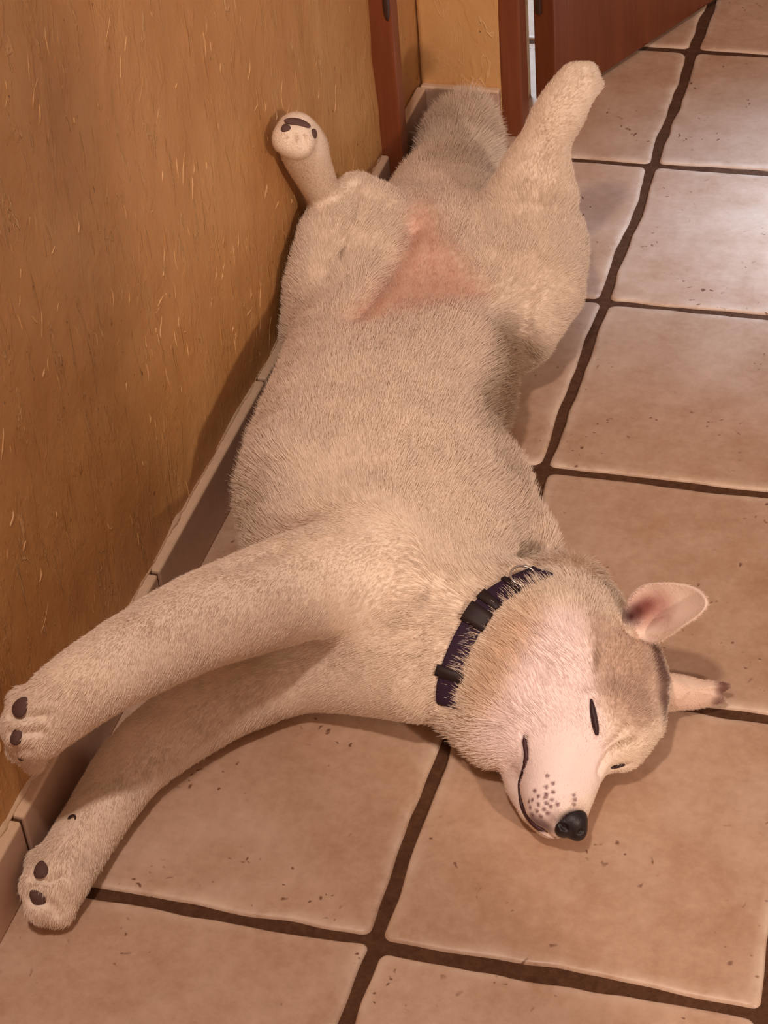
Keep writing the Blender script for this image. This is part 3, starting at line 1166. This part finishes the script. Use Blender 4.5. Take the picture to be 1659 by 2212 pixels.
def make_fur(count, V, Q, Nn, flow, hl, col, bare):
    q = Q
    a, b, c, d = V[q[:, 0]], V[q[:, 1]], V[q[:, 2]], V[q[:, 3]]
    area = 0.5 * np.linalg.norm(np.cross(c - a, d - b), axis=1)
    fn = (Nn[q].mean(1))
    fn /= np.linalg.norm(fn, axis=1)[:, None] + 1e-9
    fc = (a + b + c + d) / 4
    view = CAM - fc
    view /= np.linalg.norm(view, axis=1)[:, None]
    face = (fn * view).sum(1)
    w = area * np.where(face > -0.35, 1.0, 0.25) * np.where((fn[:, 2] < -0.7) & (fc[:, 2] < 0.01), 0.0, 1.0)
    fhl = hl[q].mean(1)
    w *= 1 - np.clip(bare[q].mean(1), 0, 1)
    w *= np.where(fhl < .007, 2.6, np.where(fhl < .012, 1.4, 1.0))
    w /= w.sum()
    fi = rng.choice(len(q), count, p=w)
    u = rng.random((count, 1))
    v = rng.random((count, 1))
    k4 = [(1 - u) * (1 - v), u * (1 - v), u * v, (1 - u) * v]
    vi = q[fi]

    def interp(A):
        A = A if A.ndim == 2 else A[:, None]
        return sum(kk * A[vi[:, i]] for i, kk in enumerate(k4))
    p = interp(V)
    n = interp(Nn)
    n /= np.linalg.norm(n, axis=1)[:, None]
    f = interp(flow)
    L = interp(hl)[:, 0]
    cc = interp(col)
    # wander of the comb direction and clumps
    def waves(scale, seed):
        r2 = np.random.default_rng(seed)
        out = np.zeros(len(p))
        for _ in range(5):
            kx = r2.normal(0, 1, 3) * scale
            out += np.sin(p @ kx + r2.random() * 6.28)
        return out / 5
    swirl = np.stack([waves(22, s) for s in (1, 2, 3)], 1) * 0.35
    ck = np.clip((interp(hl) - .005) / .009, .05, 1.0)
    clump = ck * np.stack([waves(170, s) for s in (4, 5, 6)], 1) * 0.22
    f = f + swirl
    f += np.array([0, 0, -0.55])
    t = f - n * (f * n).sum(1)[:, None]
    t /= np.linalg.norm(t, axis=1)[:, None] + 1e-6
    t = t + clump + rng.normal(0, 0.11, t.shape)
    L = L * rng.uniform(0.65, 1.12, count) * (1 + 0.25 * waves(60, 9))
    lf = np.clip((L - .003) / .012, 0, 1)[:, None]
    lift0, lift1 = .50 + .25 * lf, .16 + .14 * lf
    NP = 5
    s = np.linspace(0, 1, NP)
    pts = np.zeros((count, NP, 3))
    pts[:, 0] = p - n * 0.001
    cur = pts[:, 0].copy()
    for i in range(1, NP):
        lift = lift0 + (lift1 - lift0) * s[i]
        d = t * (1 - 0.25 * lift) + n * lift
        d /= np.linalg.norm(d, axis=1)[:, None]
        cur = cur + d * (L / (NP - 1))[:, None]
        pts[:, i] = cur
    pts[..., 2] = np.maximum(pts[..., 2], 0.0006)
    pts[..., 0] = np.maximum(pts[..., 0], np.where(pts[..., 2] < 0.078, XW + 0.0005, XP + 0.0035))
    pts[..., 1] = np.minimum(pts[..., 1], YB - 0.001)
    rad = np.where(L < .007, .00016, .00022)[:, None] * np.array([1.0, 0.95, 0.85, 0.6, 0.15])[None]
    cc = cc * rng.uniform(0.92, 1.06, (count, 1)) * (1 + 0.05 * waves(90, 12))[:, None]
    return pts, rad, np.clip(cc, 0, 0.95)



# ------------------------------------------------------------------ collar
neck_ax = HN['neck']['P'][3] - HN['neck']['P'][0]
neck_ax /= np.linalg.norm(neck_ax)
CO = [(1172, 1240), (1145, 1250), (1108, 1268), (1075, 1287), (1046, 1313), (1024, 1348), (1002, 1385), (985, 1425), (971, 1465), (966, 1500), (969, 1522)]
cp, cn = hits(CO, 5, .0025)
low = [at(985, 1548, .014), at(1020, 1545, .004), at(1090, 1450, .0035), at(1150, 1350, .0035), at(1200, 1270, .008), at(1196, 1245, .022)]
loop = np.vstack([cp, low])
loop = np.vstack([loop[-3:], loop, loop[:3]])
loop = catmull(loop, 4)
n3 = 4 * 3
loop = loop[n3:-n3 + 0]
# even spacing
seg = np.r_[0, np.cumsum(np.linalg.norm(np.diff(np.vstack([loop, loop[:1]]), axis=0), axis=1))]
NR = 150
tt = np.linspace(0, seg[-1], NR, endpoint=False)
L2 = np.vstack([loop, loop[:1]])
loop = np.stack([np.interp(tt, seg, L2[:, i]) for i in range(3)], 1)
for _ in range(6):
    loop = 0.5 * loop + 0.25 * (np.roll(loop, 1, 0) + np.roll(loop, -1, 0))
cen = loop.mean(0)
tan = np.roll(loop, -1, 0) - np.roll(loop, 1, 0)
tan /= np.linalg.norm(tan, axis=1)[:, None]
wid = neck_ax - tan * (tan @ neck_ax)[:, None]
wid /= np.linalg.norm(wid, axis=1)[:, None]
outn = np.cross(tan, wid)
outn *= np.sign(((loop - cen) * outn).sum(1))[:, None]


def band(name, i0, i1, hw, th, lift, mat, parent, closed=False, wav=0.0):
    ii = np.arange(i0, i1) % NR
    prof = [(-1, -1), (-1, 0.6), (-.85, 1), (.85, 1), (1, .6), (1, -1)]
    Vb = []
    for q, i in enumerate(ii):
        o_ = lift + wav * math.sin(i * .9)
        for (a, b) in prof:
            Vb.append(loop[i] + wid[i] * a * hw + outn[i] * (b * th + o_))
    m, n = len(ii), len(prof)
    Fb = []
    for i in range(m if closed else m - 1):
        for j in range(n):
            Fb.append((i * n + j, i * n + (j + 1) % n, ((i + 1) % m) * n + (j + 1) % n, ((i + 1) % m) * n + j))
    Vb = np.array(Vb)
    Vb[:, 2] = np.maximum(Vb[:, 2], .0006)
    me = np_mesh(name, Vb, Fb)
    if not closed:
        bm_ = bmesh.new()
        bm_.from_mesh(me)
        bm_.verts.ensure_lookup_table()
        bm_.faces.new([bm_.verts[k] for k in range(n)])
        bm_.faces.new([bm_.verts[(m - 1) * n + k] for k in range(n)])
        bmesh.ops.recalc_face_normals(bm_, faces=bm_.faces)
        bm_.to_mesh(me)
        bm_.free()
    return link(name, me, mat, parent, False)


M_WEB = plain('dark_webbing', (0.030, 0.012, 0.030), 0.75, 0.3, 300, .0006)
M_BUCKLE = plain('dark_buckle', (0.022, 0.011, 0.012), 0.55, 0.35)
M_STEEL = NT('steel')
M_STEEL.b.inputs['Metallic'].default_value = 1.0
M_STEEL.b.inputs['Base Color'].default_value = (0.75, 0.68, 0.62, 1)
M_STEEL.b.inputs['Roughness'].default_value = 0.3
M_STEEL = M_STEEL.m
collar = band('collar', 0, NR, .0100, .0012, 0.0004, M_WEB, dog, True)
collar['label'] = 'dark purple-black webbing collar'


def near_i(px, py):
    p, _ = hit(px, py)
    return int(np.argmin(np.linalg.norm(loop - p, axis=1)))


ia, ib = sorted((near_i(1062, 1290), near_i(1012, 1345)))
im = (ia + ib) // 2
band('buckle', ia, im, .0115, .0020, .0022, M_BUCKLE, collar)
band('buckle', im, ib + 1, .0120, .0023, .0024, M_BUCKLE, collar)
ja = near_i(972, 1455)
band('slider', ja - 1, ja + 2, .0135, .0020, .0022, M_BUCKLE, collar)
jb = near_i(1098, 1270)
band('slider', jb - 1, jb + 1, .0115, .0016, .0020, M_BUCKLE, collar)


def tube_mesh(P, R_, n=10):
    P = np.asarray(P)
    T = np.gradient(P, axis=0)
    T /= np.linalg.norm(T, axis=1)[:, None] + 1e-12
    up = np.array([0.3, 0.2, 0.93])
    A = np.cross(T, up)
    A /= np.linalg.norm(A, axis=1)[:, None]
    B = np.cross(T, A)
    th = np.linspace(0, 2 * math.pi, n, endpoint=False)
    Vt = (P[:, None] + R_[:, None, None] * (np.cos(th)[None, :, None] * A[:, None] + np.sin(th)[None, :, None] * B[:, None])).reshape(-1, 3)
    Ft = [(i * n + j, i * n + (j + 1) % n, (i + 1) * n + (j + 1) % n, (i + 1) * n + j) for i in range(len(P) - 1) for j in range(n)]
    return np_mesh('tube', Vt, Ft)


jr = near_i(1128, 1255)
rc = loop[jr] + outn[jr] * .003 - wid[jr] * .002
a_ = np.linspace(0, 2 * math.pi, 40)
ringP = rc + np.outer(np.cos(a_), tan[jr]) * .0135 + np.outer(np.sin(a_), -wid[jr] * .9 + outn[jr] * .30) * .0115
link('ring', tube_mesh(ringP, np.full(40, .0011)), M_STEEL, collar)
dcol = near(np.vstack([loop, loop[:1]]), V)
bare = np.maximum(bare, (dcol < .0075).astype(float))

# ------------------------------------------------------------------ face parts
M_DARK = plain('dark_lid_skin', (0.035, 0.012, 0.014), 0.5, 0.4)
M_LIP = plain('dark_lip', (0.060, 0.020, 0.022), 0.5, 0.35)
M_NOSE = plain('black_nose_leather', (0.012, 0.007, 0.009), 0.42, 0.45, 900, .0004)
M_PAD = plain('dark_paw_pad', (0.115, 0.062, 0.052), 0.7, 0.3, 700, .0005)


def lid(name, P, N, rmax, mat, lift, prof):
    s_ = np.linspace(0, 1, len(P))
    r_ = rmax * prof(s_)
    return link(name, tube_mesh(P + N * lift, np.maximum(r_, .0002), 8), mat, dog)


lid('eyelid', eye_p, eye_n, .0040, M_DARK, -.0008, lambda t: (0.55 + .45 * t) * np.sin(math.pi * np.clip(t * .9 + .05, 0, 1)) ** .5)
lid('mouth', mouth_p, mouth_n, .0024, M_LIP, -.0010, lambda t: (0.70 + .9 * np.clip(t - .55, 0, 1) + .3 * (t < .3)) * np.clip(np.minimum(t, 1 - t) * 12, .2, 1))
lp, ln = hits([(1158, 1790), (1172, 1799), (1190, 1807), (1206, 1810)], 5)
if len(lp) > 4:
    lid('lower_lip', lp, ln, .0011, plain('pale_lip_rim', (0.62, 0.48, 0.44), .5), .0004, lambda t: np.sin(math.pi * np.clip(t * .9 + .05, 0, 1)) ** .5)
e2p, e2n = hits([(1320, 1659), (1334, 1655), (1350, 1652)], 5)
if len(e2p) > 3:
    lid('eyelid', e2p, e2n, .0018, M_DARK, .0002, lambda t: np.sin(math.pi * np.clip(t * .9 + .05, 0, 1)) ** .5)
bare = np.maximum(bare, np.exp(-(near(mouth_p, V) / .0022) ** 2))
bare = np.maximum(bare, np.exp(-(near(eye_p, V) / .0024) ** 2))

# nose leather
nc = at(1233, 1778, .036)
w_ = np.clip((.0175 - np.linalg.norm(V - nc, axis=1)) / .003, 0, 1)[:, None]
col = col * (1 - w_) + np.array((.03, .018, .02)) * w_
ca.data.foreach_set('color', np.hstack([col, np.ones((nV, 1))]).astype(np.float32).ravel())
fx = Field(*[np.arange(nc[i] - .024, nc[i] + .024, .0008) for i in range(3)])
fx.ell(nc, (.0145, .0125, .0140), .004)
fx.ell(at(1244, 1768, .040), (.0095, .0105, .0095), .004)
fx.ell(at(1215, 1788, .036), (.0078, .0076, .0095), .003)
fx.ell(at(1248, 1796, .031), (.0080, .0085, .0090), .004)
vn, qn = fx.mesh(1)
nb = BVHTree.FromPolygons([tuple(v) for v in vn], [tuple(int(i) for i in q) for q in qn])


def nhit(px, py):
    l_, n_, _, _ = nb.ray_cast(Vector(CAM), Vector(ray(px, py)).normalized())
    return np.array(l_ if l_ is not None else at(px, py, .03))


fx.cone(nhit(1211, 1782), nhit(1219, 1788), .0017, .0030, k=.0012, op='cut')
fx.cone(nhit(1219, 1788), nhit(1226, 1793), .0030, .0014, k=.0012, op='cut')
fx.cone(nhit(1251, 1799), nhit(1256, 1796), .0018, .0024, k=.0012, op='cut')
fx.cone(nhit(1234, 1793), nhit(1238, 1806), .0006, .0010, k=.0012, op='cut')
fx.half(2, .001, 1)
vn, qn = fx.mesh(2)
nose = link('nose', np_mesh('nose', vn, qn), M_NOSE, dog)
bare = np.maximum(bare, (np.linalg.norm(V - nc, axis=1) < .0155).astype(float))


# ears
extra = []      # further furred surfaces


def ear(name, outline, centre, depth, thick, colfun, n=60, rings=12, hair=.005, label=None):
    O = np.array([at(x, y, z) for x, y, z in outline])
    Oc = catmull(np.vstack([O[-1:], O, O[:2]]), 12)[12:-12]
    m = len(Oc)
    C0 = at(*centre)
    sr = np.linspace(0, 1, rings + 1)[1:]
    Pm = [C0 + (Oc - C0) * s_ - np.array([0, 0, 1.0]) * 0 for s_ in sr]
    nrm_ = np.cross(Oc[m // 4] - C0, Oc[m // 2] - C0)
    nrm_ /= np.linalg.norm(nrm_)
    if nrm_[2] < 0:
        nrm_ = -nrm_
    top = [C0 - nrm_ * depth] + [p for s_, R_ in zip(sr, Pm) for p in (R_ - nrm_ * depth * (1 - s_ ** 2.2))]
    top = np.array(top)
    bot = top - nrm_ * thick
    bot[1 + (rings - 1) * m:] += nrm_ * thick * .6
    Vv = np.vstack([top, bot])
    nt = len(top)
    F3, F4 = [], []
    for r in range(rings - 1):
        for i in range(m):
            j = (i + 1) % m
            a, b, c, d = 1 + r * m + i, 1 + r * m + j, 1 + (r + 1) * m + j, 1 + (r + 1) * m + i
            F4.append((a, d, c, b))
            F4.append((nt + a, nt + b, nt + c, nt + d))
    for i in range(m):
        j = (i + 1) % m
        a, b = 1 + (rings - 1) * m + i, 1 + (rings - 1) * m + j
        F4.append((a, nt + a, nt + b, b))
        F4.append((0, 1 + i, 1 + j, 0))
        F4.append((nt, nt + 1 + j, nt + 1 + i, nt))
    me = bpy.data.meshes.new(name)
    me.from_pydata([tuple(v) for v in Vv], [], [tuple(dict.fromkeys(f)) for f in F4])
    bm_ = bmesh.new()
    bm_.from_mesh(me)
    bmesh.ops.recalc_face_normals(bm_, faces=bm_.faces)
    bm_.to_mesh(me)
    bm_.free()
    cc = colfun(Vv, C0)
    a_ = me.attributes.new('coat', 'FLOAT_COLOR', 'POINT')
    a_.data.foreach_set('color', np.hstack([cc, np.ones((len(cc), 1))]).astype(np.float32).ravel())
    o = link(name, me, M_BODY, dog)
    if label:
        o['label'] = label
    buf = np.zeros(len(Vv) * 3, np.float32)
    me.vertex_normals.foreach_get('vector', buf)
    fl_ = (O[len(O) // 2] - O[0])
    fl_ /= np.linalg.norm(fl_)
    q4 = np.array([f for f in F4 if len(set(f)) == 4])
    rr = np.zeros(len(Vv))
    srr = np.r_[0, np.repeat(sr, m)]
    hl_ = np.where(srr > .7, hair, hair * .7)
    extra.append((Vv, q4, buf.reshape(-1, 3).astype(float), np.tile(fl_, (len(Vv), 1)), np.r_[hl_, hl_], cc, np.zeros(len(Vv))))
    return o


def ear_cols(Vv, C0):
    c = np.tile(np.array([0.92, 0.76, 0.66]), (len(Vv), 1))
    for p, r_, k_, s_ in ((at(1388, 1318, .122), .021, (0.42, 0.16, 0.13), .9), (at(1425, 1308, .130), .024, (0.50, 0.24, 0.19), .8), (at(1362, 1332, .116), .014, (0.07, 0.02, 0.02), 1.0), (at(1380, 1318, .122), .011, (0.12, 0.04, 0.035), .9), (at(1402, 1306, .126), .011, (0.20, 0.06, 0.055), .85), (at(1425, 1294, .130), .010, (0.32, 0.12, 0.10), .6)):
        w = np.clip((1 - np.linalg.norm(Vv - p, axis=1) / r_) / .8, 0, 1)[:, None] * s_
        c = c * (1 - w) + np.array(k_) * w
    return c


ear('ear', [(1345, 1350, .112), (1352, 1300, .126), (1383, 1266, .142), (1428, 1258, .154), (1472, 1261, .162), (1508, 1274, .166), (1526, 1300, .166), (1512, 1325, .158), (1474, 1352, .144), (1440, 1374, .126), (1412, 1388, .110), (1375, 1378, .102)], (1425, 1322, .136), .012, .0035, ear_cols, hair=.0040)


def ear_cols2(Vv, C0):
    c = np.tile(np.array([0.80, 0.62, 0.50]), (len(Vv), 1))
    for p, r_, k_, s_ in ((at(1560, 1482, .026), .012, (0.22, 0.10, 0.08), .9), (at(1548, 1510, .016), .010, (0.25, 0.12, 0.10), .8)):
        w = np.clip((1 - np.linalg.norm(Vv - p, axis=1) / r_) / .6, 0, 1)[:, None] * s_
        c = c * (1 - w) + np.array(k_) * w
    return c


ear('ear', [(1425, 1462, .050), (1465, 1456, .040), (1515, 1468, .032), (1576, 1478, .024), (1560, 1496, .020), (1566, 1512, .014), (1520, 1527, .012), (1470, 1532, .018), (1425, 1528, .030)], (1485, 1493, .030), -.008, .0035, ear_cols2, hair=.005)


# toe pads
def pad(px, py, rx, ry, rot=0.0, name='toe_pad', thick=.004):
    p, n = hit(px, py)
    if p is None:
        return
    nv = Vector(n)
    up = Vector(CM[:, 1])
    xa = up.cross(nv).normalized()
    ya = nv.cross(xa).normalized()
    c_, s_ = math.cos(rot), math.sin(rot)
    xx, yy = xa * c_ + ya * s_, ya * c_ - xa * s_
    bm_ = bmesh.new()
    bmesh.ops.create_uvsphere(bm_, u_segments=20, v_segments=12, radius=1)
    for v in bm_.verts:
        k_ = 1 - .28 * v.co.y
        v.co = Vector(p) + xx * (v.co.x * rx * k_) + yy * (v.co.y * ry) + nv * (v.co.z * thick - .0006)
    bm_obj(name, bm_, M_PAD, dog, True)
    global bare
    bare = np.maximum(bare, (np.linalg.norm(V - p, axis=1) < max(rx, ry) * .95).astype(float))


pad(44, 1526, .0085, .0095, -.5)
pad(36, 1589, .0060, .0085, -.1)
pad(46, 1636, .0028, .0035, .6)
pad(88, 1878, .0068, .0085, .3)
pad(80, 1940, .0066, .0085, .7)
pad(643, 264, .0145, .0060, -.25, 'paw_pad')
pad(617, 276, .0055, .0055, .3)
pad(678, 288, .0050, .0065, -.6)

# dewclaw on the lower front leg
p0, n0_ = hit(148, 1768)
p1, _ = hit(165, 1768)
dc = np.array([p0 - n0_ * .001, p0 * .5 + p1 * .5 + n0_ * .003, p1 + n0_ * .0035, p1 + n0_ * .001 - np.array([0, .002, 0])])
link('dewclaw', tube_mesh(catmull(dc, 5), np.linspace(.0017, .0006, 16), 8), M_DARK, dog)

# ------------------------------------------------------------------ strands
sets = [make_fur(FUR, V, Q, Nn, flow, hl, col, bare)]
for e in extra:
    sets.append(make_fur(7000, *e))
pts, rad, fcol = [np.concatenate([s_[i] for s_ in sets]) for i in range(3)]
hc = bpy.data.hair_curves.new('fur')
hc.add_curves([pts.shape[1]] * len(pts))
hc.points.foreach_set('position', pts.astype(np.float32).ravel())
ra = hc.attributes.get('radius') or hc.attributes.new('radius', 'FLOAT', 'POINT')
ra.data.foreach_set('value', rad.astype(np.float32).ravel())
cattr = hc.attributes.new('coat', 'FLOAT_COLOR', 'CURVE')
cattr.data.foreach_set('color', np.hstack([fcol, np.ones((len(fcol), 1))]).astype(np.float32).ravel())
hc.materials.append(M_FUR)
fur = bpy.data.objects.new('fur', hc)
COL.objects.link(fur)
fur.parent = dog
fur.matrix_parent_inverse = dog.matrix_world.inverted()
tag(fur, kind='stuff')
